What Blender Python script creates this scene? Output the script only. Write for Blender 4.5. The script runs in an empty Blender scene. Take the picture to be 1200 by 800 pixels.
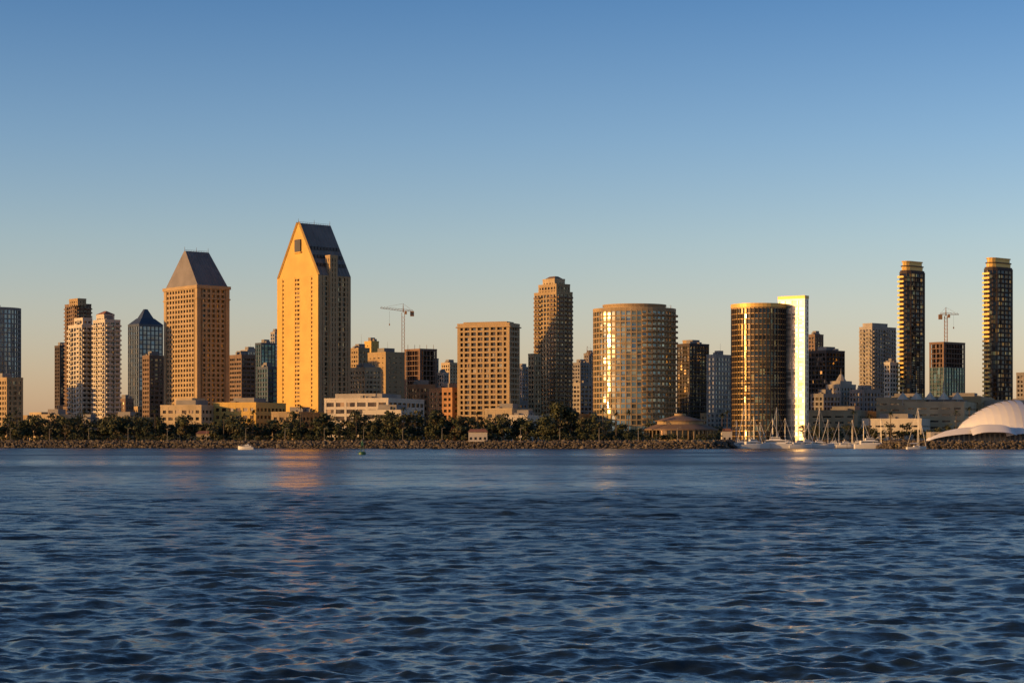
import bpy, math, random
import numpy as np
from mathutils import Vector
random.seed(7); np.random.seed(7)
sc=bpy.context.scene
F=2300.0; CH=5.0; HY=514.0; GZ=3.6
def bx(px,Y): return (px-600)/F*Y
def hz(py,Y): return CH+(HY-py)/F*Y
cos,sin,rad,pi=math.cos,math.sin,math.radians,math.pi

# ---------------------------------------------------------------- materials
def newmat(n):
    m=bpy.data.materials.new(n); m.use_nodes=True
    nt=m.node_tree; b=nt.nodes['Principled BSDF']; return m,nt,b
def wall(n,col,rough=0.8,var=0.25,metal=0.0,scale=0.12):
    m,nt,b=newmat(n)
    tc=nt.nodes.new('ShaderNodeTexCoord')
    nz=nt.nodes.new('ShaderNodeTexNoise'); nz.inputs['Scale'].default_value=scale; nz.inputs['Detail'].default_value=6
    nt.links.new(tc.outputs['Object'],nz.inputs['Vector'])
    mr=nt.nodes.new('ShaderNodeMapRange'); mr.inputs['From Min'].default_value=0.3; mr.inputs['From Max'].default_value=0.7
    mr.inputs['To Min'].default_value=1-var; mr.inputs['To Max'].default_value=1+var*0.5
    nt.links.new(nz.outputs['Fac'],mr.inputs['Value'])
    mx=nt.nodes.new('ShaderNodeVectorMath'); mx.operation='SCALE'
    mx.inputs[0].default_value=col[:3]; nt.links.new(mr.outputs['Result'],mx.inputs['Scale'])
    nt.links.new(mx.outputs['Vector'],b.inputs['Base Color'])
    b.inputs['Roughness'].default_value=rough; b.inputs['Metallic'].default_value=metal
    return m
def glass(n,col,col2=None,rough=0.12,metal=0.75,fh=3.4,jit=0.05,thr=0.72):
    m,nt,b=newmat(n)
    if col2 is None: col2=(0.30,0.24,0.16)
    tc=nt.nodes.new('ShaderNodeTexCoord')
    sn=nt.nodes.new('ShaderNodeVectorMath'); sn.operation='SNAP'
    sn.inputs[1].default_value=(2.9,2.9,fh); nt.links.new(tc.outputs['Object'],sn.inputs[0])
    wn=nt.nodes.new('ShaderNodeTexWhiteNoise'); wn.noise_dimensions='3D'; nt.links.new(sn.outputs[0],wn.inputs['Vector'])
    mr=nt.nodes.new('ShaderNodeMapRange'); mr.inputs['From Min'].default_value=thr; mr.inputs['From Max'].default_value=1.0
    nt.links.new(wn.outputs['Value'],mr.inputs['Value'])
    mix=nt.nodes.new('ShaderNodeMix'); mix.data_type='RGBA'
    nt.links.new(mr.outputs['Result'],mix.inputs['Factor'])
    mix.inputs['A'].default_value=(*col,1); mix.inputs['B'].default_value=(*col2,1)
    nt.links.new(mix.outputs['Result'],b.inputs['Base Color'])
    sub=nt.nodes.new('ShaderNodeVectorMath'); sub.operation='SUBTRACT'; sub.inputs[1].default_value=(.5,.5,.5)
    nt.links.new(wn.outputs['Color'],sub.inputs[0])
    scl=nt.nodes.new('ShaderNodeVectorMath'); scl.operation='SCALE'; scl.inputs['Scale'].default_value=jit
    nt.links.new(sub.outputs[0],scl.inputs[0])
    ge=nt.nodes.new('ShaderNodeNewGeometry'); ad=nt.nodes.new('ShaderNodeVectorMath'); ad.operation='ADD'
    nt.links.new(ge.outputs['Normal'],ad.inputs[0]); nt.links.new(scl.outputs[0],ad.inputs[1])
    nm=nt.nodes.new('ShaderNodeVectorMath'); nm.operation='NORMALIZE'; nt.links.new(ad.outputs[0],nm.inputs[0])
    nt.links.new(nm.outputs[0],b.inputs['Normal'])
    b.inputs['Roughness'].default_value=rough; b.inputs['Metallic'].default_value=metal
    return m
M={}
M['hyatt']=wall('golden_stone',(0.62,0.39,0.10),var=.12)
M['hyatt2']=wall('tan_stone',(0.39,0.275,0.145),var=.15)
M['cream']=wall('cream_stucco',(0.46,0.35,0.21))
M['tan']=wall('tan_concrete',(0.37,0.26,0.135))
M['brown']=wall('brown_stone',(0.20,0.13,0.085))
M['dbrown']=wall('dark_brown_cladding',(0.07,0.05,0.04))
M['bronze']=wall('bronze_spandrel',(0.48,0.30,0.11),rough=.5,metal=.3)
M['grey']=wall('grey_concrete',(0.23,0.21,0.19))
M['lgrey']=wall('light_concrete',(0.34,0.30,0.25))
M['white']=wall('white_plaster',(0.53,0.47,0.38),var=0.12)
M['brick']=wall('orange_brick',(0.36,0.18,0.08))
M['redroof']=wall('rust_roof',(0.28,0.12,0.07))
M['primer']=wall('primer_steel_and_forms',(0.20,0.12,0.08))
M['slate']=wall('grey_metal_roof',(0.18,0.16,0.15),rough=0.6,metal=0.0)
M['navy']=wall('navy_cladding',(0.05,0.065,0.09),rough=0.4)
M['gold']=wall('gold_and_sunlit_cladding',(0.75,0.47,0.12),rough=0.5,metal=0.2,var=0.1)  # gold cladding; on the dark towers its colour stands in for low sunlight
M['mirror']=wall('polished_cladding',(0.56,0.50,0.42),rough=0.42,metal=0.45,var=0.15,scale=.3)
M['gmirror']=glass('polished_silver_glass',(0.30,0.29,0.27),(0.50,0.46,0.38),rough=0.36,metal=.8,jit=0.16,thr=.4)
M['steel']=wall('crane_steel',(0.30,0.17,0.08),rough=0.5)
M['dark']=wall('dark_metal',(0.04,0.04,0.045),rough=0.5)
M['gdark']=glass('dark_window_glass',(0.045,0.042,0.04))
M['gblue']=glass('blue_window_glass',(0.14,0.18,0.22),(0.25,0.26,0.26))
M['gteal']=glass('teal_window_glass',(0.07,0.13,0.14),(0.15,0.2,0.2))
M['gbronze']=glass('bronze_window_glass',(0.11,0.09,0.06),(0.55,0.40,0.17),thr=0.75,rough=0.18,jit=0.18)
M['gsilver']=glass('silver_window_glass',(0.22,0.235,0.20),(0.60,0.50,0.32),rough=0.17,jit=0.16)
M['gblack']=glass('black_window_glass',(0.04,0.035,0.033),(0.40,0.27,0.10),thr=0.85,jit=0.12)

# ---------------------------------------------------------------- mesh builder
class MB:
    def __init__(s): s.v=[]; s.f=[]; s.m=[]
    def add(s,vs,fs,mi=0):
        o=len(s.v); s.v+=[tuple(p) for p in vs]
        for f in fs: s.f.append(tuple(i+o for i in f)); s.m.append(mi)
    def prism(s,poly,z0,z1,mi=0,poly2=None):
        n=len(poly); p2=poly2 or poly
        vs=[(x,y,z0) for x,y in poly]+[(x,y,z1) for x,y in p2]
        fs=[(i,(i+1)%n,n+(i+1)%n,n+i) for i in range(n)]+[tuple(range(n-1,-1,-1)),tuple(range(n,2*n))]
        s.add(vs,fs,mi)
    def obox(s,cx,cy,z0,z1,ux,uy,hu,hv,mi=0):
        vx,vy=-uy,ux
        p=[(cx+a*hu*ux+b*hv*vx,cy+a*hu*uy+b*hv*vy) for a,b in((-1,-1),(1,-1),(1,1),(-1,1))]
        s.prism(p,z0,z1,mi)
    def box(s,x0,x1,y0,y1,z0,z1,mi=0): s.prism([(x0,y0),(x1,y0),(x1,y1),(x0,y1)],z0,z1,mi)
    def tube(s,a,b,r0,r1=None,n=6,mi=0):
        a=Vector(a); b=Vector(b); r1=r0 if r1 is None else r1
        d=(b-a).normalized(); u=d.orthogonal().normalized(); w=d.cross(u)
        vs=[]
        for p,r in((a,r0),(b,r1)):
            for i in range(n):
                t=2*pi*i/n; vs.append(p+u*(r*cos(t))+w*(r*sin(t)))
        s.add(vs,[(i,(i+1)%n,n+(i+1)%n,n+i) for i in range(n)]+[tuple(range(n-1,-1,-1)),tuple(range(n,2*n))],mi)
    def obj(s,name,mats,parent=None,smooth=False):
        me=bpy.data.meshes.new(name); me.from_pydata(s.v,[],s.f)
        for m in mats: me.materials.append(m)
        me.polygons.foreach_set('material_index',s.m)
        if smooth: me.polygons.foreach_set('use_smooth',[True]*len(s.f))
        me.update(); o=bpy.data.objects.new(name,me); sc.collection.objects.link(o)
        if parent: o.parent=parent
        return o
def empty(name):
    o=bpy.data.objects.new(name,None); sc.collection.objects.link(o); o.empty_display_size=1; return o
def offset(poly,d):
    n=len(poly); out=[]
    for i in range(n):
        p0=Vector(poly[i-1]); p=Vector(poly[i]); p1=Vector(poly[(i+1)%n])
        e0=(p-p0).normalized(); e1=(p1-p).normalized()
        n0=Vector((e0.y,-e0.x)); n1=Vector((e1.y,-e1.x))
        b=(n0+n1); L=b.length_squared
        b=b*(2.0/L) if L>0.2 else n0
        out.append((p.x+b.x*d,p.y+b.y*d))
    return out
def rectpoly(x0,xc,x1,Y,a=50):
    a=rad(a); c,s=cos(a),sin(a); t0=(x0-600)/F; t1=(x1-600)/F
    P=(bx(xc,Y),Y); L=(P[0]-t0*Y)/(c+s*t0); R=(t1*Y-P[0])/(s-c*t1)
    return [P,(P[0]+s*R,P[1]+c*R),(P[0]+s*R-c*L,P[1]+c*R+s*L),(P[0]-c*L,P[1]+s*L)]
def ellipse(x0,x1,Y,ry,n=40,rot=0.0):
    rx=(bx(x1,Y)-bx(x0,Y))/2; cx=(bx(x1,Y)+bx(x0,Y))/2
    return [(cx+rx*cos(2*pi*i/n),Y+ry*sin(2*pi*i/n)) for i in range(n)]
def edges(poly):
    n=len(poly)
    for i in range(n):
        A=Vector(poly[i]); B=Vector(poly[(i+1)%n]); l=(B-A).length
        if l<0.05: continue
        e=(B-A)/l; yield A,B,l,e,Vector((e.y,-e.x))
def facade(par,poly,z0,z1,wm,gm,fh=3.4,bay=3.6,sf=0.35,pf=0.3,rec=0.45,proj=0.06,parapet=1.2,balc=None,bm=None,pen=True,roof=None,cornerw=None,skip_piers=False):
    g=MB(); g.prism(offset(poly,-rec),z0,z1-0.2); g.obj('window_glass',[M[gm]],par)
    w=MB(); nf=max(1,int(round((z1-z0)/fh))); h=(z1-z0)/nf
    if sf>0:
        for i in range(nf): w.prism(poly,z0+i*h+h*(1-sf),z0+(i+1)*h)
    w.prism(offset(poly,0.12),z1+0.01,z1+parapet)
    w.obj('floor_bands',[M[wm]],par)
    if pf>0 and not skip_piers:
        p=MB()
        for A,B,l,e,n in edges(poly):
            k=max(1,int(round(l/bay))); b=l/k
            for j in range(k+1):
                hw=b*pf/2
                if j in(0,k):
                    hw=max(hw,cornerw or 0)
                    t=hw+0.004 if j==0 else l-hw-0.004
                    if l<2*hw+0.02: continue
                else: t=j*b
                c=A+e*t+n*(proj-(rec+0.3))/2
                p.obox(c.x,c.y,z0,z1-0.03,e.x,e.y,hw,(proj+rec+0.3)/2)
        p.obj('piers',[M[wm]],par)
    if balc:
        q=MB()
        for A,B,l,e,n in edges(poly):
            if l<balc*1.2: continue
            k=max(1,int(round(l/balc))); b=l/k
            for j in range(k):
                if k>2 and j%2==1: continue
                c=A+e*((j+0.5)*b)+n*0.8
                for i in range(1,nf): q.obox(c.x,c.y,z0+i*h-0.25,z0+i*h+0.85,e.x,e.y,b*0.38,0.75)
        q.obj('balconies',[M[bm or wm]],par)
    if pen:
        r=MB(); c=sum((Vector(p) for p in poly),Vector((0,0)))/len(poly)
        A,B,l,e,n=next(edges(poly)); sz=min(min(x[2] for x in edges(poly)) if len(poly)<9 else 20,40)
        r.obox(c.x,c.y,z1+parapet-0.5,z1+parapet+3.0,e.x,e.y,sz*0.28,sz*0.24)
        for _ in range(4):
            ox,oy=random.uniform(-.35,.35)*sz,random.uniform(-.35,.35)*sz
            r.obox(c.x+ox,c.y+oy,z1+parapet-0.4,z1+parapet+random.uniform(.8,2),e.x,e.y,random.uniform(.8,2),random.uniform(.8,1.6))
        if random.random()<0.5: r.tube((c.x+1,c.y,z1),(c.x+1,c.y,z1+random.uniform(7,12)),0.12,0.05)
        r.obj('roof_plant',[M[roof or 'grey']],par)
def tower(name,x0,xc,x1,yt,Y,wm,gm,a=50,yb=None,par=None,**k):
    par=par or empty(name)
    poly=rectpoly(x0,xc,x1,Y,a)
    z0=GZ if yb is None else hz(yb,Y)
    facade(par,poly,z0,hz(yt,Y),wm,gm,**k)
    return par,poly

# ---------------------------------------------------------------- left group
par=empty('glass_office_tower'); facade(par,ellipse(-40,24,1600,20),GZ,hz(363,1600),'grey','gblue',sf=0.25,pf=0.12,fh=3.8)
tower('apartment_building',-15,8,27,444,1300,'tan','gdark',sf=0.4,pf=0.4)
tower('office_tower',64,70,80,406,1850,'dbrown','gdark',sf=0.3,pf=0.3)
p,_=tower('brown_condo_tower',76,90,107,357,1700,'brown','gdark',sf=0.4,pf=0.3,balc=8)
tower('upper_storeys',81,91,101,351,1690,'tan','gdark',par=p,yb=358,sf=.5,pf=.5,pen=False)
# twin white condo
p,_=tower('white_condo_tower',80,96,113,382,1330,'white','gdark',sf=0.3,pf=0.25,balc=7,fh=3.2,a=50,bm='white')
tower('',109,123,141,376,1310,'white','gdark',par=p,sf=0.3,pf=0.25,balc=7,fh=3.2)
tower('',87,97,108,374,1335,'white','gdark',par=p,yb=383,sf=.4,pf=.3,pen=False)
_,q=tower('',113,122,134,370,1316,'white','gdark',par=p,yb=377,sf=.4,pf=.3,pen=False)
r=MB(); z=hz(370,1316)+1.2; r.prism(offset(q,.4),z,z+2.4,0,offset(q,-4)); r.obj('tiled_roof',[M['redroof']],p)
# faceted blue tower
p,q=tower('faceted_glass_tower',150,163,191,381,1600,'navy','gblue',sf=0.2,pf=0.15,pen=False,fh=3.8)
r=MB(); z=hz(381,1600)+1.2; c=sum((Vector(v) for v in q),Vector((0,0)))/4
r.prism(q,z,hz(372,1600),0,offset(q,-5)); r.prism(offset(q,-5.5),hz(372,1600),hz(361,1600),0,[(c.x+(v[0]-c.x)*.12,c.y+(v[1]-c.y)*.12) for v in q]); r.obj('faceted_roof',[M['navy']],p)
tower('brown_office_building',167,175,192,418,1400,'brown','gdark',sf=.45,pf=.3)
tower('office_building',269,283,299,417,1500,'brown','gdark',sf=.5,pf=.15)
tower('office_building',282,290,303,411,1900,'lgrey','gblue',sf=.35,pf=.2)
tower('teal_glass_tower',299,306,323,403,1700,'navy','gteal',sf=.15,pf=.12)
tower('glass_office_building',302,314,326,431,1450,'navy','gteal',sf=.3,pf=.12)
tower('residential_tower',317,322,330,390,1950,'lgrey','gblue',sf=.3,pf=.2)

# ---------------------------------------------------------------- gabled hotel towers
def gable_tower(name,x0,xc,x1,yeave,yridge,Y,a,hip,tall):
    par=empty(name); poly=rectpoly(x0,xc,x1,Y,a)
    P,R,B,L=[Vector(v) for v in poly]
    ze,zr=hz(yeave,Y),hz(yridge,Y)
    u=(R-P).normalized(); v=(L-P).normalized(); lu=(R-P).length; lv=(L-P).length
    if tall:
        facade(par,poly,GZ,ze,'hyatt2','gdark',fh=3.3,bay=3.6,sf=0.3,pf=0.42,rec=0.9,pen=False,parapet=0.05,cornerw=1.2)
        w=MB(); nrm=-u
        for t0,t1 in((0.0,0.13),(0.17,0.44),(0.56,0.83),(0.87,1.0)):
            c=P+v*(lv*(t0+t1)/2)+nrm*0.45
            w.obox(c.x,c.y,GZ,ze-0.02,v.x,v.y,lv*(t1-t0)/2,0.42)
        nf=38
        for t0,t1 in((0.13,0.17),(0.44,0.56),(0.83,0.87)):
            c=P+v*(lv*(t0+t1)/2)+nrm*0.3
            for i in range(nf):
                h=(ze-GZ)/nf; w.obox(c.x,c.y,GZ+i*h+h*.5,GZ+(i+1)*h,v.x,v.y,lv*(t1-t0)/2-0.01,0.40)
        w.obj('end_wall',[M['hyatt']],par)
    else:
        facade(par,poly,GZ,ze,'hyatt2','gdark',fh=3.3,bay=3.7,sf=0.42,pf=0.42,rec=0.8,pen=False,parapet=1.0,cornerw=2.0)
        c=MB(); c.prism(offset(poly,0.5),hz(yeave+14,Y),hz(yeave+14,Y)+0.9); c.prism(offset(poly,0.7),ze-0.8,ze+1.3); c.obj('cornice',[M['hyatt2']],par)
    z0=ze+(0.06 if tall else 1.31); ins=0.0 if tall else 0.9
    rP=P+u*ins+v*ins; rR=R-u*ins+v*ins; rB=B-u*ins-v*ins; rL=L+u*ins-v*ins
    m0=(P+L)/2+u*(ins+hip); m1=(R+B)/2-u*(ins+hip)
    tw=0.9
    a0,a1=m0-v*tw,m0+v*tw; b0,b1=m1-v*tw,m1+v*tw
    vs=[(*rP,z0),(*rR,z0),(*rB,z0),(*rL,z0),(*a0,zr),(*b0,zr),(*b1,zr),(*a1,zr)]
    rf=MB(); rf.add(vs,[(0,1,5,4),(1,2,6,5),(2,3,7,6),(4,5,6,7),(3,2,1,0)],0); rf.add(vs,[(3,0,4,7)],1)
    for k in range(1,int(lu/2.6)):
        t=k/int(lu/2.6)
        for e0,e1,f0,f1 in((rP,rR,a0,b0),(rL,rB,a1,b1)):
            lo=e0.lerp(e1,t); hi=f0.lerp(f1,t)
            rf.tube((*lo,z0),(*hi,zr),0.3,0.3,4,0)
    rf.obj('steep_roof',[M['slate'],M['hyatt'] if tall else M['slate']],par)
    d=MB()
    if tall:
        c=m0+u*(-0.35); hgt=zr-ze
        zc=ze+hgt*0.58
        d.obox(c.x,c.y,zc-4,zc+4,v.x,v.y,3.2,0.6,1)
        d.obox((c-u*.4).x,(c-u*.4).y,zc-5,zc-4.2,v.x,v.y,4,0.5,0)
        for q in((*rP,z0),(*rL,z0)):
            top=(a0 if q[0]==rP.x else a1)
            d.tube((q[0]-u.x*.3,q[1]-u.y*.3,q[2]),(top.x-u.x*.3,top.y-u.y*.3,zr+.3),0.9,0.9,4,0)
        for t in (0.2,0.36,0.52):
            for s0 in np.linspace(0.1,0.9,9):
                lo=rP.lerp(rR,s0); hi=a0.lerp(b0,s0); q=lo.lerp(hi,t); d.obox(q.x,q.y,z0+(zr-z0)*t-1.3,z0+(zr-z0)*t+1.1,u.x,u.y,1.0,1.0,1)
    for q in (m0,m1,(m0+m1)/2):
        d.tube((*q,zr),(*q,zr+3),0.2,0.08,5,2)
    k=14
    for i in range(k+1):
        q=m0.lerp(m1,i/k); d.tube((*q,zr-.1),(*q,zr+.9),0.09,0.09,4,2)
    d.tube((*m0,zr+.9),(*m1,zr+.9),0.09,0.09,4,2)
    d.obj('roof_details',[M['hyatt'],M['dark'],M['slate']],par)
    return par,poly
gable_tower('gabled_hotel_tower',192,231,269,336,291,1300,50,2.5,False)
par,poly=gable_tower('tall_gabled_hotel_tower',326,374,411,322,258,1280,48,0.0,True)
P,R,B,L=[Vector(v) for v in poly]; u=(R-P).normalized(); v=(L-P).normalized()
q=[P+u*8-v*1.2,P+u*14-v*1.2,P+u*14+v*4,P+u*8+v*4]
facade(par,[tuple(x) for x in q],GZ,hz(300,1280),'hyatt2','gdark',fh=3.3,bay=3.0,sf=.3,pf=.5,rec=.4,pen=False)

# hotel podium
def lowblock(name,parts):
    p=empty(name)
    for x0,xc,x1,yt,Y,wm,kw in parts: tower('',x0,xc,x1,yt,Y,wm,'gdark',par=p,**kw)
    return p
L0=dict(a=20,sf=.55,pf=.35,fh=4.2,bay=5,parapet=1.0)
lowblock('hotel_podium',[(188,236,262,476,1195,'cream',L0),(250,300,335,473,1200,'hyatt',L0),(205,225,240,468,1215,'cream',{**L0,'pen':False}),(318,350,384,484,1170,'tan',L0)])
lowblock('waterfront_pavilion',[(380,455,497,468,1150,'white',{**L0,'bay':7,'pf':.2,'sf':.4}),(393,440,470,463,1170,'lgrey',{**L0,'pen':False}),(425,470,493,482,1110,'white',{**L0,'bay':9,'pf':.12,'sf':.4})])
lowblock('shoreline_village',[(45,70,88,487,1160,'cream',L0),(120,150,180,490,1150,'tan',L0),(88,106,122,493,1150,'lgrey',L0)])
lowblock('cream_low_building',[(568,600,624,480,1160,'cream',L0),(590,618,640,488,1130,'white',L0),(640,668,692,486,1180,'tan',L0)])

# ---------------------------------------------------------------- centre
tower('tan_office_building',411,420,433,409,1500,'tan','gdark',sf=.5,pf=.4)
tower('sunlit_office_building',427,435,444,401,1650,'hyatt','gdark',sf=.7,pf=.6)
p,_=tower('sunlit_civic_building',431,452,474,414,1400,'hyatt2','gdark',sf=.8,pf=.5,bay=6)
tower('low_office_building',410,428,446,432,1350,'cream','gdark',sf=.5,pf=.3)
tower('grey_office_building',488,500,514,421,1700,'grey','gdark',sf=.4,pf=.3)
p,_=tower('building_under_construction',474,492,512,410,1550,'primer','gdark',sf=.16,pf=.12,rec=1.6,fh=4,pen=False)
r=MB(); 
for px in (478,486,492,500,508): r.tube((bx(px,1565),1565,hz(412,1565)),(bx(px,1565),1565,hz(404,1565)),.25,.2,4)
r.obj('column_rebar',[M['steel']],p)
tower('office_building',512,520,526,438,1700,'lgrey','gdark',sf=.4,pf=.4)
tower('cream_tower',517,527,537,426,1900,'cream','gdark',sf=.4,pf=.4)
tower('brick_building',478,492,510,452,1330,'brick','gdark',sf=.45,pf=.4,fh=4)
tower('brick_building',503,530,554,456,1300,'brick','gdark',sf=.5,pf=.35,fh=4,bay=5)
p,q=tower('balcony_hotel_building',536,597,609,380,1280,'hyatt2','gdark',a=22,sf=.36,pf=.26,rec=1.8,fh=3.5,bay=4.6,pen=False)
r=MB(); r.prism(offset(q,-3),hz(380,1280)+1,hz(376,1280)); r.prism(offset(q,0.9),hz(383,1280),hz(381.6,1280)); r.obj('roof_parapet',[M['tan']],p)
tower('grey_office_building',604,612,621,431,1850,'grey','gdark',sf=.4,pf=.3)
# stepped tower
p,q=tower('stepped_condo_tower',626,652,671,343,1420,'tan','gdark',sf=.32,pf=.3,balc=9,bm='brown',pen=False,fh=3.2)
_,q2=tower('',631,652,668,334,1424,'tan','gdark',par=p,yb=343,sf=.4,pf=.4,pen=False)
_,q3=tower('',636,650,662,328,1428,'cream','gdark',par=p,yb=334,sf=.5,pf=.5,pen=False)
r=MB(); z=hz(328,1428)+1.21; r.prism(offset(q3,-1),z,hz(323,1428),0,offset(q3,-3.5)); r.obj('crown',[M['brown']],p)
tower('',619,626,634,416,1400,'tan','gdark',par=p,sf=.4,pf=.3,pen=False)
tower('grey_office_building',671,680,690,426,1800,'grey','gdark',sf=.45,pf=.3)
tower('grey_office_building',668,680,694,450,1500,'lgrey','gdark',sf=.4,pf=.25)
tower('office_building',684,690,698,415,2000,'grey','gdark',sf=.4,pf=.4)
# curved glass hotel
p=empty('curved_glass_hotel_tower'); E=ellipse(695,792,1210,21,48)
facade(p,E,GZ,hz(365,1210),'tan','gsilver',fh=3.3,bay=3.3,sf=.26,pf=.10,rec=.4,pen=False,parapet=1.4)
E2=ellipse(707,780,1210,16,48); r=MB(); r.prism(E2,hz(365,1210)+1,hz(359.5,1210)); r.prism(offset(E2,.5),hz(359.5,1210)+.01,hz(357.5,1210)); r.obj('roof_crown',[M['tan']],p)
q=MB()
nf=int((hz(365,1210)-GZ)/3.3); hh=(hz(365,1210)-GZ)/nf
for A,B,l,e,nn in edges(E):
    if nn.x>0.15 and nn.y<0.2:
        c=(A+B)/2+nn*0.7
        for i in range(1,nf): q.obox(c.x,c.y,GZ+i*hh-.2,GZ+i*hh+.8,e.x,e.y,l*.42,.7)
q.obj('balconies',[M['tan']],p)
tower('gold_glass_building',793,808,831,404,1500,'dbrown','gbronze',sf=.3,pf=.1)
tower('',800,808,818,400,1510,'tan','gdark',par=bpy.data.objects['gold_glass_building'],yb=404,sf=.8,pen=False)
tower('blue_grid_building',828,838,857,417,1450,'lgrey','gblue',sf=.4,pf=.3)
# twin sail hotel
p=empty('twin_sail_hotel_tower')
E=ellipse(857,922,1210,17,44)
facade(p,E,GZ,hz(362,1210),'bronze','gbronze',fh=3.3,bay=3.3,sf=.18,pf=.0,pen=False,parapet=.3,skip_piers=True)
r=MB()
for A,B,l,e,nn in edges(E):
    c=A-nn*.15; r.obox(c.x,c.y,GZ,hz(362,1210)-.1,e.x,e.y,.3,.32)
r.obj('mullions',[M['dbrown']],p)
r=MB(); r.prism(offset(E,.35),hz(362,1210)+.35,hz(357,1210)); r.obj('gold_crown',[M['gold']],p)
q=rectpoly(912,943,947.5,1195,38); P=Vector(q[0])
facade(p,q,GZ,hz(350,1195),'mirror','gmirror',fh=3.3,bay=4.5,sf=.28,pf=.12,rec=.3,proj=.05,pen=False,parapet=.3)
r=MB(); r.prism(offset(q,.2),hz(350,1195)+.31,hz(346,1195)); r.obj('crown',[M['gold']],p)

# ---------------------------------------------------------------- right
tower('office_building',947,955,965,393,1700,'brown','gdark',sf=.4,pf=.3)
tower('dark_glass_building',947,968,990,412,1500,'dbrown','gblack',sf=.3,pf=.2)
tower('grey_office_building',950,965,985,463,1350,'grey','gdark',sf=.4,pf=.3)
p,q=tower('classical_hotel_building',968,985,1003,452,1400,'lgrey','gdark',sf=.45,pf=.45,pen=False)
r=MB(); c=sum((Vector(v) for v in q),Vector((0,0)))/4; r.prism(offset(q,-2),hz(452,1400)+1,hz(446,1400)); r.tube((c.x,c.y,hz(446,1400)),(c.x,c.y,hz(438,1400)),4,1.0,10); r.tube((c.x,c.y,hz(438,1400)),(c.x,c.y,hz(431,1400)),.3,.1); r.obj('cupola',[M['lgrey']],p)
tower('grey_office_building',995,1012,1032,458,1380,'grey','gdark',sf=.4,pf=.4)
p,_=tower('beige_residential_tower',1007,1022,1050,384,1650,'lgrey','gdark',sf=.4,pf=.3,balc=8,pen=False)
tower('',1011,1022,1040,380,1655,'lgrey','gdark',par=p,yb=385,sf=.5,pf=.5,pen=False)
tower('white_office_building',1036,1043,1053,426,1500,'white','gdark',sf=.4,pf=.3)
def dark_tower(name,x0,xc,x1,yt,Y):
    p=empty(name); q=rectpoly(x0,xc,x1,Y,50)
    pts=[]
    for i in range(4):
        A=Vector(q[i-1]);B=Vector(q[i]);C=Vector(q[(i+1)%4])
        d0=(A-B).normalized(); d1=(C-B).normalized(); k=5.0
        for t in (1,0.5,0): 
            a=B+d0*k*t+d1*k*(1-t); a=a+(B-a)*0.25*(1 if t==.5 else 0); pts.append((a.x,a.y))
    z1=hz(yt+14,Y)
    facade(p,pts,GZ,z1,'dbrown','gblack',fh=3.4,bay=5,sf=.22,pf=.10,rec=.3,pen=False,parapet=.8)
    P,R,B,L=[Vector(v) for v in q]; v=(L-P).normalized(); u=(R-P).normalized(); lv=(L-P).length; lu=(R-P).length
    w=MB(); nf=int((z1-GZ)/3.4); h=(z1-GZ)/nf
    c=P+v*lv*.5-u*0.7
    for i in range(1,nf):
        w.obox(c.x,c.y,GZ+i*h-.45,GZ+i*h+.95,v.x,v.y,lv*.27,.75)
        c2=P+u*lu*.5-v*.6; w.obox(c2.x,c2.y,GZ+i*h-.3,GZ+i*h+.4,u.x,u.y,lu*.2,.6,1)
    w.obj('balcony_bands',[M['gold'],M['dbrown']],p)  # left bands gold as painted sunlight, right bands left dark brown
    cr=MB(); i1=offset(pts,-.4); i2=offset(pts,-1.6)
    cr.prism(i1,z1+.81,hz(yt+11,Y),0); cr.prism(i2,hz(yt+11,Y)+.01,hz(yt+6.5,Y),1)
    cr.prism(offset(pts,-.9),hz(yt+6.5,Y)+.01,hz(yt+5.4,Y),0); cr.prism(offset(pts,-2.2),hz(yt+5.4,Y)+.01,hz(yt+1,Y),1); cr.prism(offset(pts,-1.5),hz(yt+1,Y)+.01,hz(yt,Y),1)
    cr.obj('crown',[M['dbrown'],M['gold']],p)  # gold crown tiers: sunlit yellow put into the colour
dark_tower('dark_condo_tower',1050,1063,1088,305,1500)
dark_tower('dark_condo_tower',1149,1164,1191,301,1480)
p,_=tower('building_under_construction',1089,1106,1131,402,1600,'primer','gblack',sf=.16,pf=.12,rec=1.4,fh=4,pen=False)
tower('',1089,1106,1131,430,1598,'navy','gteal',par=p,sf=.1,pf=.08,pen=False,parapet=.1)
tower('office_building',1191,1200,1222,438,1450,'grey','gdark',sf=.4,pf=.3)
tower('office_building',1236,1260,1290,400,1700,'tan','gdark',sf=.4,pf=.3)
L1={**L0,'sf':.75,'bay':8,'pf':.3}
lowblock('convention_center',[(948,1005,1032,482,1260,'cream',L1),(1027,1085,1100,467,1280,'cream',L1),(1060,1130,1150,472,1240,'cream',L1),(1095,1150,1165,466,1300,'tan',L1),(1140,1230,1260,470,1300,'lgrey',L1),(1010,1080,1090,492,1200,'white',L1)])
r=MB()
for px in (1058,1074,1090,1106,1122):
    x=bx(px,1275); z=hz(468,1275); r.tube((x,1275,z-4),(x,1275,z+9),.3,.15,5)
    r.add([(x,1275,z+5),(x-4,1275,z),(x,1279,z),(x+4,1275,z),(x,1271,z)],[(0,1,2),(0,2,3),(0,3,4),(0,4,1)])
r.obj('roof_sails',[M['white']],bpy.data.objects['convention_center'])

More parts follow.
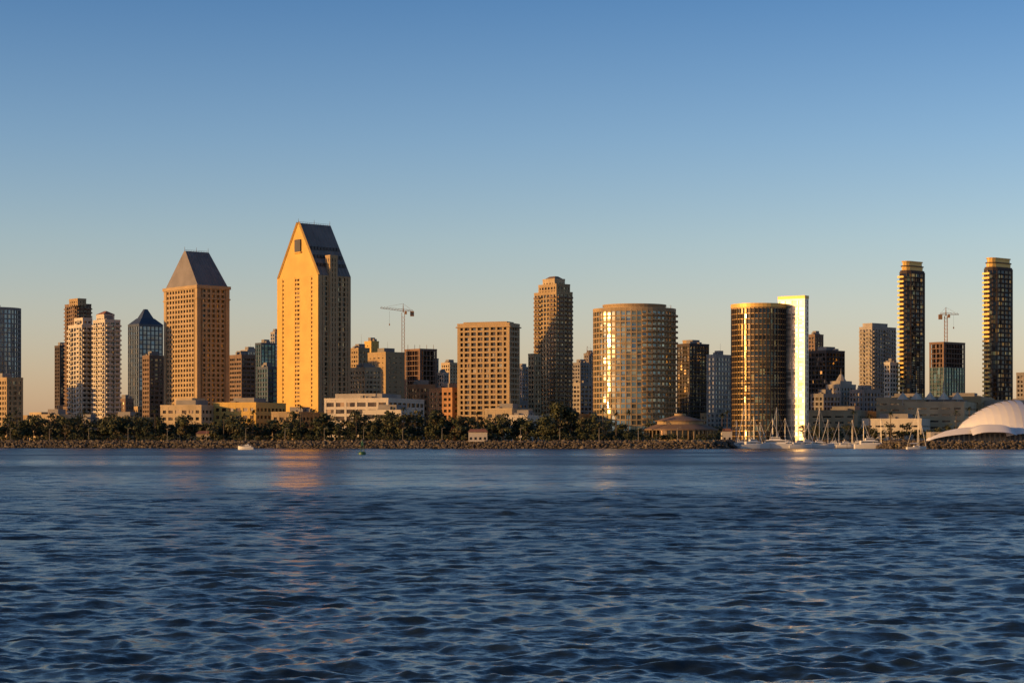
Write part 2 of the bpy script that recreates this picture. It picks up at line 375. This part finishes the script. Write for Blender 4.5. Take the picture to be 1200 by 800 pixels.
# low city blocks filling between towers
rng=random.Random(3)
for i in range(64):
    x=-20+i*20+rng.uniform(-8,8); w=rng.uniform(12,26); Y=rng.uniform(1330,1700)
    yt=rng.uniform(466,490)
    if 1128<x<1149: yt=rng.uniform(470,480)
    tower('low_rise_building',x,x+w*rng.uniform(.3,.6),x+w,yt,Y,rng.choice(['tan','grey','cream','lgrey','brick','brown']),'gdark',sf=.5,pf=.4,a=rng.choice([50,50,30]),pen=rng.random()<.5)

# ---------------------------------------------------------------- cranes
def crane(name,px,Y,ybase,yj,x_jib,x_cj,jang):
    p=empty(name); m=MB(); X=bx(px,Y); z0=GZ; z1=hz(yj,Y); s=1.1
    for a in(-s,s):
        for b in(-s,s): m.tube((X+a,Y+b,z0),(X+a,Y+b,z1),.2,.2,4)
    k=int((z1-z0)/3)
    for i in range(k):
        za=z0+i*3
        for (a,b,c,d) in((-s,-s,s,-s),(s,-s,s,s),(s,s,-s,s),(-s,s,-s,-s)):
            m.tube((X+a,Y+b,za),(X+c,Y+d,za+3),.1,.1,3)
    m.obj('mast',[M['steel']],p)
    j=MB()
    L=bx(x_jib,Y)-X; C=bx(x_cj,Y)-X; top=Vector((X,Y,z1+7))
    for Lx in (L,C):
        e=Vector((X,Y,z1+1))+Vector((Lx,Lx*.15,abs(Lx)*jang*(1 if Lx==L else 0.0)))
        o=Vector((X,Y,z1+1)); q=Vector((0,.9,0)); up=Vector((0,0,1.6))
        j.tube(o+q,e+q,.17,.15,4); j.tube(o-q,e-q,.17,.15,4); j.tube(o+up,e+up*.4,.17,.12,4)
        n=max(4,int(abs(Lx)/2.2))
        for i in range(n):
            a=o.lerp(e,i/n); b=o.lerp(e,(i+.5)/n); c=o.lerp(e,(i+1)/n)
            for w in(q,-q): j.tube(a+w,b+up,.07,.07,3); j.tube(b+up,c+w,.07,.07,3)
        j.tube(top,o.lerp(e,.75)+up,.08,.08,3)
    j.tube((X,Y,z1),top,.6,.2,4)
    e=Vector((X+C*.9,Y+C*.13,z1)); j.box(e.x-1.5,e.x+1.5,e.y-1,e.y+1,z1-3,z1+1)
    j.box(X+1.2,X+3,Y-2.2,Y-.6,z1-1.6,z1+.8)
    hx=X+L*.6; j.tube((hx,Y+L*.09,z1+1),(hx,Y+L*.09,z1-9),.07,.07,3); j.box(hx-.4,hx+.4,Y+L*.09-.4,Y+L*.09+.4,z1-10.5,z1-9)
    j.obj('jib',[M['steel']],p)
crane('tower_crane',472.5,1560,415,366,446,484,.12)
crane('tower_crane',1108.5,1610,400,370,1124,1101,.0)
crane('tower_crane',786,1900,400,366,776,790,.25)
crane('tower_crane',688,1900,430,414,692,699,.1)

# ---------------------------------------------------------------- terrain and shore
shore=[(-6000,2600),(-900,1300),(-300,1105),(-100,1045),(40,1008),(100,996),(110,1002),(118,1050),(122,1160),(250,1160),(222,1030),(184,972),(190,962),(230,955),(430,948),(3000,900)]
M['ground']=wall('ground_earth',(0.16,0.13,0.08),var=.4,scale=.03)
M['grass']=wall('lawn_grass',(0.07,0.085,0.03),var=.4,scale=.3)
M['path']=wall('concrete_path',(0.36,0.33,0.29))
M['rock']=wall('riprap_rock',(0.10,0.08,0.06),var=.6,scale=1.2)
g=MB(); vs=[(x,y,GZ) for x,y in shore]+[(30000,900,GZ),(30000,40000,GZ),(-30000,40000,GZ),(-30000,2600,GZ)]
n=len(vs); g.add(vs,[tuple(range(n))]); g.add([(x,y,GZ) for x,y in shore]+[(x,y,-3) for x,y in shore],[(i+1,i,i+len(shore),i+1+len(shore)) for i in range(len(shore)-1)])
o=g.obj('ground',[M['ground']])
import bmesh
bm=bmesh.new(); bm.from_mesh(o.data); bmesh.ops.triangulate(bm,faces=bm.faces[:]); bmesh.ops.recalc_face_normals(bm,faces=bm.faces[:]); bm.to_mesh(o.data); bm.free()
def strip(name,i0,i1,off0,off1,dz,mat):
    m=MB(); vs=[]
    pts=[Vector(p) for p in shore[i0:i1+1]]
    for i,p in enumerate(pts):
        a=pts[max(0,i-1)]; b=pts[min(len(pts)-1,i+1)]; e=(b-a).normalized(); nn=Vector((-e.y,e.x))
        for o_ in(off0,off1): q=p+nn*o_; vs.append((q.x,q.y,GZ+dz))
    m.add(vs,[(2*i,2*i+2,2*i+3,2*i+1) for i in range(len(pts)-1)]); return m.obj(name,[M[mat]])
strip('lawn',1,5,9,60,.004,'grass'); strip('waterfront_promenade',1,5,2.5,8,.008,'path'); strip('waterfront_promenade',11,14,2.5,8,.008,'path')
ico_v=[]; t=(1+5**.5)/2
for a,b in((-1,t),(1,t),(-1,-t),(1,-t)): ico_v+= [(a,b,0)]
for a,b in((-1,t),(1,t),(-1,-t),(1,-t)): ico_v+= [(0,a,b)]
for a,b in((t,-1),(t,1),(-t,-1),(-t,1)): ico_v+= [(a,0,b)]
ico_v=np.array(ico_v)/math.sqrt(1+t*t)
ico_f=[(0,11,5),(0,5,1),(0,1,7),(0,7,10),(0,10,11),(1,5,9),(5,11,4),(11,10,2),(10,7,6),(7,1,8),(3,9,4),(3,4,2),(3,2,6),(3,6,8),(3,8,9),(4,9,5),(2,4,11),(6,2,10),(8,6,7),(9,8,1)]
rk=MB()
def rock(x,y,z,r):
    v=ico_v*(1+np.random.uniform(-.28,.28,(12,1)))*np.array([r*random.uniform(.8,1.5),r*random.uniform(.8,1.4),r*random.uniform(.6,1.0)])
    rk.add((v+np.array([x,y,z])).tolist(),ico_f,0 if random.random()<.8 else 1)
for i in range(1,len(shore)-2):
    A,B=Vector(shore[i]),Vector(shore[i+1]); l=(B-A).length; e=(B-A)/l; nn=Vector((e.y,-e.x))
    st=1.35 if i>1 else 2.2
    for k in range(int(l/st)):
        for r_ in range(6):
            f=r_/5; q=A+e*(k*st+random.uniform(-.6,.6))+nn*(5.0*(1-f)+random.uniform(-.4,.4)-.5)
            rock(q.x,q.y,-.2+4.0*f+random.uniform(-.3,.25),random.uniform(.5,1.0))
M['rock2']=wall('pale_riprap_rock',(0.17,0.135,0.095),var=.5,scale=1.2)
rk.obj('riprap_seawall',[M['rock'],M['rock2']])

# ---------------------------------------------------------------- water
h0=0.0029
rows=[-400,-150,-40,0,10,18]; y=26.0
while y<1180: rows.append(y); y*=1+h0
rows+= [1300,1700,2600]
rows=np.array(rows); NC=900
t=np.linspace(-1,1,NC); ext=np.array([1.3,2,4,10,40,140])
tt=np.concatenate([-ext[::-1],t,ext])
Yg=np.repeat(rows[:,None],len(tt),1); half=np.clip(rows,12,None)*0.285+3
Xg=tt[None,:]*half[:,None]
dY=np.gradient(rows)[:,None]; dX=np.gradient(tt)[None,:]*half[:,None]
sp=np.maximum(np.abs(dY),np.abs(dX)*1.0)
H=np.zeros_like(Xg); DX=np.zeros_like(Xg); DY=np.zeros_like(Xg); MS=np.zeros_like(Xg)
rs=np.random.RandomState(11)
gust=0.85+0.2*np.sin(Xg*0.031+1.3*np.sin(Yg*.017))+0.15*np.sin(Yg*.045+1.7*np.sin(Xg*.022+1))
N=96
for i in range(N):
    lam=0.24*(4.5/0.24)**(i/(N-1))*rs.uniform(.93,1.07)
    ang=rad(-86)+rs.normal()*rad(34 if lam>1.2 else 52); k=2*pi/lam
    s=0.040 if lam<1.0 else 0.040*(1.0/lam)**.55
    a=s/k
    fade=np.clip((lam/(sp*2.2)-1)/1.0,0,1)
    ph=k*(Xg*cos(ang)+Yg*sin(ang))+rs.uniform(0,6.28)
    amp=a*fade*gust
    H+=amp*np.sin(ph); c_=amp*np.cos(ph)*0.7; DX+=c_*cos(ang); DY+=c_*sin(ang)
    MS+=(s*(1-fade))**2/2
ruffle=np.sqrt(MS)*gust
V=np.stack([Xg+DX,Yg+DY,H],-1).reshape(-1,3).astype(np.float32)
nr,nc=Xg.shape
idx=np.arange(nr*nc).reshape(nr,nc)
Q=np.stack([idx[:-1,:-1],idx[:-1,1:],idx[1:,1:],idx[1:,:-1]],-1).reshape(-1,4)
me=bpy.data.meshes.new('water'); me.vertices.add(len(V)); me.vertices.foreach_set('co',V.ravel())
me.loops.add(Q.size); me.loops.foreach_set('vertex_index',Q.ravel().astype(np.int32))
me.polygons.add(len(Q)); me.polygons.foreach_set('loop_start',np.arange(0,Q.size,4,dtype=np.int32)); me.polygons.foreach_set('use_smooth',np.ones(len(Q),dtype=bool))
me.update(calc_edges=True)
at=me.attributes.new('ruffle','FLOAT','POINT'); at.data.foreach_set('value',ruffle.ravel().astype(np.float32))
wo=bpy.data.objects.new('water',me); sc.collection.objects.link(wo)
m,nt,b=newmat('bay_water'); b.inputs['Base Color'].default_value=(0.012,0.022,0.030,1); b.inputs['IOR'].default_value=1.333
tc=nt.nodes.new('ShaderNodeTexCoord')
def mathn(op,a,b_):
    n_=nt.nodes.new('ShaderNodeMath'); n_.operation=op
    for i_,x_ in enumerate((a,b_)):
        if isinstance(x_,(int,float)): n_.inputs[i_].default_value=x_
        else: nt.links.new(x_,n_.inputs[i_])
    return n_.outputs[0]
def vec(op,a,b_):
    n_=nt.nodes.new('ShaderNodeVectorMath'); n_.operation=op
    for i_,x_ in enumerate((a,b_)):
        if x_ is None: continue
        if isinstance(x_,tuple): n_.inputs[i_].default_value=x_
        else: nt.links.new(x_,n_.inputs['Scale'] if (op=='SCALE' and i_==1) else n_.inputs[i_])
    return n_.outputs[0]
# wind patches: ruffled and calmer zones across the bay
mpw=nt.nodes.new('ShaderNodeMapping'); mpw.inputs['Scale'].default_value=(.009,.02,1); nt.links.new(tc.outputs['Object'],mpw.inputs['Vector'])
nw=nt.nodes.new('ShaderNodeTexNoise'); nw.inputs['Scale'].default_value=1; nw.inputs['Detail'].default_value=7; nt.links.new(mpw.outputs[0],nw.inputs['Vector'])
wr=nt.nodes.new('ShaderNodeMapRange'); wr.inputs['From Min'].default_value=.35; wr.inputs['From Max'].default_value=.65; wr.inputs['To Min'].default_value=.75; wr.inputs['To Max'].default_value=1.15; nt.links.new(nw.outputs['Fac'],wr.inputs['Value'])
# wavelet slopes finer than the mesh: a slope field plus the matching surface roughness
ra=nt.nodes.new('ShaderNodeAttribute'); ra.attribute_name='ruffle'
def slopes(scale,stretch):
    mp=nt.nodes.new('ShaderNodeMapping'); mp.inputs['Scale'].default_value=stretch; nt.links.new(tc.outputs['Object'],mp.inputs['Vector'])
    nz=nt.nodes.new('ShaderNodeTexNoise'); nz.inputs['Scale'].default_value=scale; nz.inputs['Detail'].default_value=3; nz.inputs['Roughness'].default_value=.7; nt.links.new(mp.outputs[0],nz.inputs['Vector'])
    return vec('SUBTRACT',nz.outputs['Color'],(.5,.5,.5))
coarse=slopes(.35,(.45,1.0,1)); fine=slopes(5.0,(.8,1.5,1))
rv=mathn('MULTIPLY',ra.outputs['Fac'],wr.outputs['Result'])
amt=mathn('MULTIPLY',rv,6.5)
sl=vec('ADD',vec('SCALE',coarse,amt),vec('SCALE',fine,mathn('ADD',mathn('MULTIPLY',amt,.4),.30)))
sl=vec('MULTIPLY',sl,(.8,1.0,0.0))
ge=nt.nodes.new('ShaderNodeNewGeometry')
nrm=vec('NORMALIZE',vec('ADD',ge.outputs['Normal'],sl),None)
nt.links.new(nrm,b.inputs['Normal'])
nt.links.new(mathn('ADD',mathn('MULTIPLY',rv,1.05),.08),b.inputs['Roughness'])
me.materials.append(m)

# ---------------------------------------------------------------- vegetation
M['leaf1']=wall('dark_foliage',(0.03,0.042,0.016),var=.4,scale=.5)
M['leaf2']=wall('light_foliage',(0.065,0.07,0.025),var=.4,scale=.5)
M['leaf3']=wall('olive_foliage',(0.085,0.065,0.025),var=.4,scale=.5)
M['bark']=wall('bark',(0.10,0.07,0.045),var=.4,scale=2)
def tree_into(m,x,y,h,w,dens=1.0):
    th=h*.35; m.tube((x,y,GZ-.2),(x+random.uniform(-.3,.3),y,GZ+th),.035*h,.022*h,6,3)
    nb=random.randint(7,11)
    for k in range(nb):
        a=random.uniform(0,2*pi); rr=w*.5*random.uniform(.1,.72); f=random.uniform(.28,.92)
        shrink=1-max(0,f-.6)*1.3
        cx,cy,cz=x+rr*cos(a)*shrink,y+rr*sin(a)*shrink,GZ+h*f
        m.tube((x,y,GZ+th*.8),(cx,cy,cz),.014*h,.005*h,4,3)
        br=w*random.uniform(.13,.24); mi=random.choices([0,1,2],[5,3,1])[0]
        for _ in range(int(46*dens)):
            d=np.random.normal(size=3); d/=np.linalg.norm(d); r_=br*random.uniform(.45,1.1)
            c=np.array([cx,cy,cz])+d*r_*np.array([1,1,.75]); s=random.uniform(.28,.6)*(h/11)**.5
            u_=np.random.normal(size=3); u_/=np.linalg.norm(u_); v_=np.cross(d+.3*u_,u_); v_/=np.linalg.norm(v_)+1e-6
            m.add([c-u_*s-v_*s*.6,c+u_*s-v_*s*.6,c+u_*s*.6+v_*s,c-u_*s*.8+v_*s*.8],[(0,1,2,3)],mi if random.random()<.8 else 1)
def palm_into(m,x,y,h):
    lean=random.uniform(-.5,.5); top=Vector((x+lean,y,GZ+h)); m.tube((x,y,GZ-.2),top,.28,.18,6,3)
    for k in range(22):
        a=2*pi*k/22+random.uniform(-.1,.1); el=random.uniform(-.3,1.1); L=random.uniform(2.4,3.6)
        prev=top; d=Vector((cos(a)*cos(el),sin(a)*cos(el),sin(el)))
        side=Vector((-sin(a),cos(a),0))
        for s_ in range(4):
            nx=prev+d*L/4; d=(d+Vector((0,0,-.38))).normalized(); w0=.45*(1-s_/4)+.08; w1=.45*(1-(s_+1)/4)+.05
            m.add([prev-side*w0,prev+side*w0,nx+side*w1,nx-side*w1],[(0,1,2,3)],random.choice([0,1])); prev=nx
LM=[M['leaf1'],M['leaf2'],M['leaf3'],M['bark']]
def shoreY(X):
    for i in range(len(shore)-1):
        if shore[i][0]<=X<shore[i+1][0]:
            f=(X-shore[i][0])/(shore[i+1][0]-shore[i][0]); return shore[i][1]+f*(shore[i+1][1]-shore[i][1])
    return 1000
tm=MB()
rng=random.Random(5)
px=-30
while px<700:
    dY_=rng.uniform(12,60); Y=shoreY(bx(px,1040))+dY_
    hpx=rng.uniform(15,32)
    if 330<px<500: hpx=rng.uniform(14,38)
    h=hpx*Y/F; tree_into(tm,bx(px,Y),Y,h,h*rng.uniform(.8,1.3),.75)
    px+=rng.uniform(1.8,6)
px=5
while px<840:
    Y=shoreY(bx(px,1020))+rng.uniform(9,14); h=rng.uniform(2,4.5); tree_into(tm,bx(px,Y),Y,h,h*1.5,.45); px+=rng.uniform(4,9)
for px in list(range(945,1140,7)):
    Y=1185+rng.uniform(-8,10); h=rng.uniform(6,13); tree_into(tm,bx(px+rng.uniform(-3,3),Y),Y,h,h,.6)
for px in list(range(694,842,7)):
    Y=1090+rng.uniform(-8,20); h=rng.uniform(6,13); tree_into(tm,bx(px+rng.uniform(-3,3),Y),Y,h,h*1.2,.6)
for px in list(range(688,754,6)):
    Y=1030+rng.uniform(-8,10); h=rng.uniform(4,8); tree_into(tm,bx(px+rng.uniform(-3,3),Y),Y,h,h*1.2,.6)
tm.obj('distant_tree_row',LM)
for px,hp,wp in ((133,38,36),(455,38,22),(511,36,26),(537,34,28),(640,28,46),(655,46,42),(668,40,30),(590,26,26),(377,34,30),(30,26,26),(215,30,26)):
    Y=shoreY(bx(px,1030))+rng.uniform(16,26); m=MB(); tree_into(m,bx(px,Y),Y,hp*Y/F,wp*Y/F,2.2); m.obj('tree',LM)
for px,hp in ((18,34),(60,30),(98,34),(160,32),(182,36),(262,30),(296,34),(352,40),(368,36),(418,34),(474,38),(560,32),(707,36),(722,32),(736,34),(846,30),(852,34),(1000,34),(1018,30),(1044,32),(1120,34),(1136,38)):
    Y=(shoreY(bx(px,1030))+rng.uniform(14,30)) if px<840 else 1175; m=MB(); palm_into(m,bx(px,Y),Y,hp*Y/F); m.obj('palm_tree',LM)

# ---------------------------------------------------------------- round pavilion restaurant
p=empty('round_pavilion'); Y=1040; cx=bx(797,Y); R0=(bx(842,Y)-bx(752,Y))/2
def ring(rx,n=40,ry=None): return [(cx+rx*cos(2*pi*i/n),Y+(ry or rx*.8)*sin(2*pi*i/n)) for i in range(n)]
z=lambda py:hz(py,Y)
g=MB(); g.prism(ring(R0*.86),GZ,z(503)); g.obj('window_glass',[M['gdark']],p)
r=MB(); r.prism(ring(R0),z(504),z(502.5)); r.prism(ring(R0*.98),z(502.5)+.01,z(497),0,ring(R0*.62)); r.prism(ring(R0*.60),z(497)+.01,z(493.5),1); r.prism(ring(R0*.66),z(493.5)+.01,z(492.6)); r.prism(ring(R0*.64),z(492.6)+.01,z(487),0,ring(R0*.16)); r.prism(ring(R0*.15),z(487)+.01,z(484.5),1)
r.obj('conical_roof',[M['brown'],M['tan']],p)
r=MB()
for i in range(40):
    q=ring(R0*.93)[i]; r.obox(q[0],q[1],GZ,z(504)+.1,1,0,.25,.25)
r.prism(ring(R0*.95),GZ,GZ+1.2); r.obj('columns',[M['tan']],p)

# small shore buildings
def shed(px0,px1,yt,Y,wm,name='waterfront_kiosk'):
    p=empty(name); x0,x1=bx(px0,Y),bx(px1,Y); z1=hz(yt,Y); w=MB(); w.box(x0,x1,Y,Y+6,GZ,z1); w.obj('walls',[M[wm]],p)
    r=MB(); r.add([(x0-.5,Y-.6,z1),(x1+.5,Y-.6,z1),(x1+.5,Y+6.6,z1),(x0-.5,Y+6.6,z1),(x0+1,Y+3,z1+1.6),(x1-1,Y+3,z1+1.6)],[(0,1,5,4),(1,2,5),(2,3,4,5),(3,0,4),(3,2,1,0)]); r.obj('roof',[M['redroof']],p)
    d=MB(); k=max(2,int((x1-x0)/2.2))
    for i in range(k):
        x=x0+(i+.5)*(x1-x0)/k; d.box(x-.6,x+.6,Y-.05,Y+.2,GZ+.9,GZ+2.3)
    d.obj('windows',[M['gdark']],p)
for a_ in ((549,571,506,1022,'white'),(846,858,505,1165,'white'),(230,246,508,1080,'cream')): shed(*a_)

# street lamps
for px in list(range(12,840,46)):
    Y=shoreY(bx(px,1020))+6; X=bx(px,Y); m=MB(); m.tube((X,Y,GZ),(X,Y,GZ+7),.12,.08,6); m.tube((X,Y,GZ+7),(X+1.2,Y,GZ+7.3),.07,.06,4); m.box(X+.9,X+1.7,Y-.2,Y+.2,GZ+7.2,GZ+7.4); m.obj('street_lamp',[M['lgrey']])

# ---------------------------------------------------------------- concert shell
M['shell']=wall('white_membrane',(0.72,0.70,0.68),rough=.6,var=.05)
p=empty('concert_shell'); m=MB(); Y=1005
xa=bx(1126,Y); n=26; rings=10
for k in range(rings):
    f0=k/rings; f1=(k+1)/rings+.012
    def R_(f): return 3+ (hz(467,Y)-GZ-5.5)*math.sin(min(1,f)*pi/2)**.75
    x0=xa+f0*32; x1=xa+f1*32; r0=R_(f0)+.0; r1=R_(f1)-.6
    vs=[]
    for (x,r_) in((x0,r0+.5),(x1,r1+.5)):
        for j in range(n+1):
            a=pi*j/n; vs.append((x,Y+12-1.25*r_*cos(a),GZ+2+r_*sin(a)))
    m.add(vs,[(j,j+1,n+2+j,n+1+j) for j in range(n)])
m.obj('shell_membrane',[M['shell']],p,smooth=True)
m=MB()
for (xs,xe,yt,yy,dep) in((1088,1150,500,985,9),(1140,1192,497,980,11),(1180,1250,500,985,10)):
    x0,x1=bx(xs,yy),bx(xe,yy); k=18; vs=[]
    for j in range(k+1):
        f=j/k; zt=GZ+(hz(yt,yy)-GZ)*(math.sin(pi*min(1,f*1.0+.0)*.5+0)**.6 if xs==1088 else (1-abs(2*f-1)**3*.35)); x=x0+(x1-x0)*f
        vs+=[(x,yy,zt*.55+GZ*.45),(x,yy+dep*.4,zt),(x,yy+dep,zt)]
    for j in range(k):
        for c in(0,1): m.add(vs[3*j:3*j+6],[(c,c+3,c+4,c+1)])
m.obj('side_canopies',[M['shell']],p,smooth=True)
m=MB(); m.box(bx(1092,987),bx(1250,987),990,1000,GZ,hz(506,990)); m.obj('stage_walls',[M['lgrey']],p)
m=MB()
for q in range(1096,1250,6): m.box(bx(q,988),bx(q+3.4,988),989.5,990.4,GZ+.3,hz(508,990))
m.obj('openings',[M['dark']],p)

# ---------------------------------------------------------------- boats
M['gel']=wall('white_gelcoat',(0.70,0.68,0.64),rough=.35,var=.05)
M['canvas']=wall('blue_canvas',(0.04,0.07,0.18)); M['alu']=wall('mast_aluminium',(0.62,0.58,0.52),rough=.4,metal=.3)
def hull(m,L,B,fb,mi=0,n=9):
    st=[]
    for i in range(n):
        f=i/(n-1); hw=B/2*(math.sin(pi*min(1,(.30+.70*(1-f))/1.0*.62+ .12))) * (1 if f<.55 else max(.02,1-((f-.55)/.45)**2.2)); zt=fb*(1+.45*f*f)
        x=-L/2+L*f
        st.append([(x,-hw,zt),(x,-hw*.8,.1),(x-(.06*L*f*f),-hw*.25,-.35),(x-(.06*L*f*f),hw*.25,-.35),(x,hw*.8,.1),(x,hw,zt)])
    vs=[p for s_ in st for p in s_]; fs=[]
    for i in range(n-1):
        for j in range(5): fs.append((i*6+j,(i+1)*6+j,(i+1)*6+j+1,i*6+j+1))
        fs.append((i*6+5,(i+1)*6+5,(i+1)*6,i*6))
    fs.append((0,1,2,3,4,5)); m.add(vs,fs,mi)
def place(p,X,Y,hd): p.location=(X,Y,0); p.rotation_euler=(0,0,hd)
def sailboat(X,Y,L,mast,hd):
    p=empty('sailboat'); m=MB(); hull(m,L,L*.29,1.1); m.obj('hull',[M['gel']],p)
    c=MB(); c.prism([(-L*.15,-L*.09),(L*.2,-L*.05),(L*.2,L*.05),(-L*.15,L*.09)],1.1,1.75,0,[(-L*.14,-L*.07),(L*.16,-L*.04),(L*.16,L*.04),(-L*.14,L*.07)]); c.box(-L*.1,L*.1,-L*.092,L*.092,1.3,1.5,1); c.obj('cabin',[M['gel'],M['dark']],p)
    r=MB(); mx=L*.08; r.tube((mx,0,1),(mx,0,mast),.17,.12,6); r.tube((mx,0,2.6),(-L*.36,0,2.7),.09,.09,5)
    for z_ in(.45,.72): r.tube((mx,-.9,mast*z_),(mx,.9,mast*z_),.06,.06,4)
    for e in((L*.49,0,1.5),(-L*.48,0,1.2),(mx,L*.12,1.2),(mx,-L*.12,1.2)): r.tube(e,(mx,0,mast),.045,.045,3)
    r.tube((L*.48,0,1.6),(mx+.1,0,mast*.93),.13,.09,5); r.obj('rigging',[M['alu']],p)
    s=MB(); s.tube((mx-.2,0,2.85),(-L*.34,0,2.9),.28,.18,7); s.obj('furled_sail',[M[random.choice(['canvas','gel','canvas'])]],p)
    place(p,X,Y,hd)
def yacht(X,Y,L,hd,name='motor_yacht'):
    p=empty(name); m=MB(); hull(m,L,L*.27,L*.10+.5); m.obj('hull',[M['gel']],p)
    f=L*.1+.5; c=MB(); w=L*.10
    def tier(x0,x1,z0,z1,w,sl): c.prism([(x0,-w),(x1,-w*.8),(x1,w*.8),(x0,w)],z0,z1,0,[(x0+.1,-w*.9),(x1-sl,-w*.7),(x1-sl,w*.7),(x0+.1,w*.9)]); c.prism([(x0+.3,-w*.99),(x1-sl*.25,-w*.82),(x1-sl*.25,w*.82),(x0+.3,w*.99)],z0+(z1-z0)*.45,z0+(z1-z0)*.75,1,[(x0+.35,-w*.965),(x1-sl*.6,-w*.78),(x1-sl*.6,w*.78),(x0+.35,w*.965)])
    tier(-L*.34,L*.22,f,f+L*.10,w,L*.07); tier(-L*.2,L*.08,f+L*.10+.01,f+L*.17,w*.75,L*.05)
    c.tube((-L*.12,-w*.6,f+L*.17),(-L*.15,0,f+L*.24),.09,.09,5); c.tube((-L*.12,w*.6,f+L*.17),(-L*.15,0,f+L*.24),.09,.09,5); c.tube((-L*.15,0,f+L*.24),(-L*.15,0,f+L*.33),.05,.03,4)
    c.obj('superstructure',[M['gel'],M['gdark']],p)
    r=MB()
    for i in range(8):
        x=L*.02+i*L*.055; r.tube((x,-L*.09*(1-i*.09),f+.1),(x,-L*.09*(1-i*.09),f+1.1),.035,.035,3)
    r.obj('rails',[M['alu']],p); place(p,X,Y,hd)
rng=random.Random(9); random.seed(21)
for px,yt,Y in ((861,492,1060),(875,474,1030),(881,487,1090),(889,494,1110),(903,490,1070),(912,477,1035),(918,490,1110),(934,492,1080),(941,490,1120),(962,478,1060),(972,491,1110),(985,494,1090),(997,492,1120),(1030,490,1120),(950,495,1130),(1010,493,1140)):
    sailboat(bx(px,Y),Y,rng.uniform(10,14),hz(yt,Y),rng.choice([0.1,2.9,.4,-.5,3.3]))
for px,Y,L in ((870,1012,13),(885,1005,16),(905,1010,20),(925,1040,14),(938,1010,13),(948,1040,15),(962,1018,14),(975,1045,12),(1022,990,18),(1008,1060,13),(993,1040,12),(915,1090,16)):
    yacht(bx(px,Y),Y,L,rng.choice([.05,3.1,.25,-.2]))
yacht(bx(288,905),905,7.2,3.1,'motorboat')
sailboat(bx(1074,940),940,10,hz(478,945),0.2)
d=MB()
for y_ in (1030,1065,1100,1135): d.box(126,215+(y_-1030)*.25,y_-1,y_+1,.15,.6)
for x_ in range(128,215,8):
    for y_ in (1030,1065,1100,1135): d.tube((x_,y_+1.2,-1),(x_,y_+1.2,2.4),.16,.16,6)
d.obj('marina_dock',[M['grey']])
p=empty('channel_buoy'); Y=620; X=bx(424.5,Y); M['buoy']=wall('green_buoy_paint',(0.03,0.12,0.06),rough=.5)
m=MB(); m.tube((X,Y,-.4),(X,Y,.7),1.2,1.2,16); m.tube((X,Y,.7),(X,Y,1.0),1.2,.7,16); m.obj('float',[M['buoy']],p)
m=MB()
for k in range(4):
    a=pi/4+k*pi/2; a2=a+pi/2; m.tube((X+.8*cos(a),Y+.8*sin(a),.9),(X+.25*cos(a),Y+.25*sin(a),3.9),.07,.06,5)
    for z_,r_ in((1.8,.64),(2.8,.44)): m.tube((X+r_*cos(a),Y+r_*sin(a),z_),(X+r_*cos(a2),Y+r_*sin(a2),z_),.05,.05,4)
m.box(X-.35,X+.35,Y-.35,Y+.35,2.9,3.9); m.tube((X,Y,3.9),(X,Y,4.2),.4,.4,10); m.tube((X,Y,4.2),(X,Y,4.7),.14,.1,8); m.obj('tower',[M['buoy']],p)

# ---------------------------------------------------------------- light
SE=rad(7.5); SR=rad(250)
w=bpy.data.worlds.new('World'); sc.world=w; w.use_nodes=True; nt=w.node_tree; bg=nt.nodes['Background']
sky=nt.nodes.new('ShaderNodeTexSky'); sky.sky_type='NISHITA'; sky.sun_disc=False; sky.sun_elevation=SE; sky.sun_rotation=SR
sky.air_density=1.0; sky.dust_density=0.6; sky.ozone_density=3.0; sky.altitude=0
tc=nt.nodes.new('ShaderNodeTexCoord'); sx=nt.nodes.new('ShaderNodeSeparateXYZ'); nt.links.new(tc.outputs['Generated'],sx.inputs[0])
cr=nt.nodes.new('ShaderNodeValToRGB'); nt.links.new(sx.outputs['Z'],cr.inputs['Fac'])
el=cr.color_ramp.elements
el[0].position=0.0; el[0].color=(.92,.64,.68,1)
el[1].position=.45; el[1].color=(.27,.31,.37,1)
for pos,c in((.03,(.90,.64,.65)),(.065,(.89,.66,.65)),(.10,(.80,.65,.65)),(.15,(.61,.57,.63)),(.22,(.36,.43,.55))):
    e=el.new(pos); e.color=(*c,1)
mu=nt.nodes.new('ShaderNodeVectorMath'); mu.operation='MULTIPLY'; nt.links.new(sky.outputs[0],mu.inputs[0]); nt.links.new(cr.outputs['Color'],mu.inputs[1])
nt.links.new(mu.outputs[0],bg.inputs['Color']); bg.inputs['Strength'].default_value=0.32
sd=bpy.data.lights.new('sun','SUN'); sd.energy=5.0; sd.angle=rad(.5); sd.color=(1,.53,.15)
so=bpy.data.objects.new('sun',sd); sc.collection.objects.link(so)
S=Vector((sin(SR)*cos(SE),cos(SR)*cos(SE),sin(SE))); so.rotation_euler=S.to_track_quat('Z','Y').to_euler()
cd=bpy.data.cameras.new('camera'); cam=bpy.data.objects.new('camera',cd); sc.collection.objects.link(cam); sc.camera=cam
cam.location=(0,0,CH); cam.rotation_euler=(rad(90),0,0); cd.sensor_width=36; cd.lens=F/1200*36; cd.shift_y=(HY-400)/1200; cd.clip_start=1; cd.clip_end=60000
sc.view_settings.view_transform='Standard'; sc.view_settings.look='None'; sc.view_settings.exposure=0
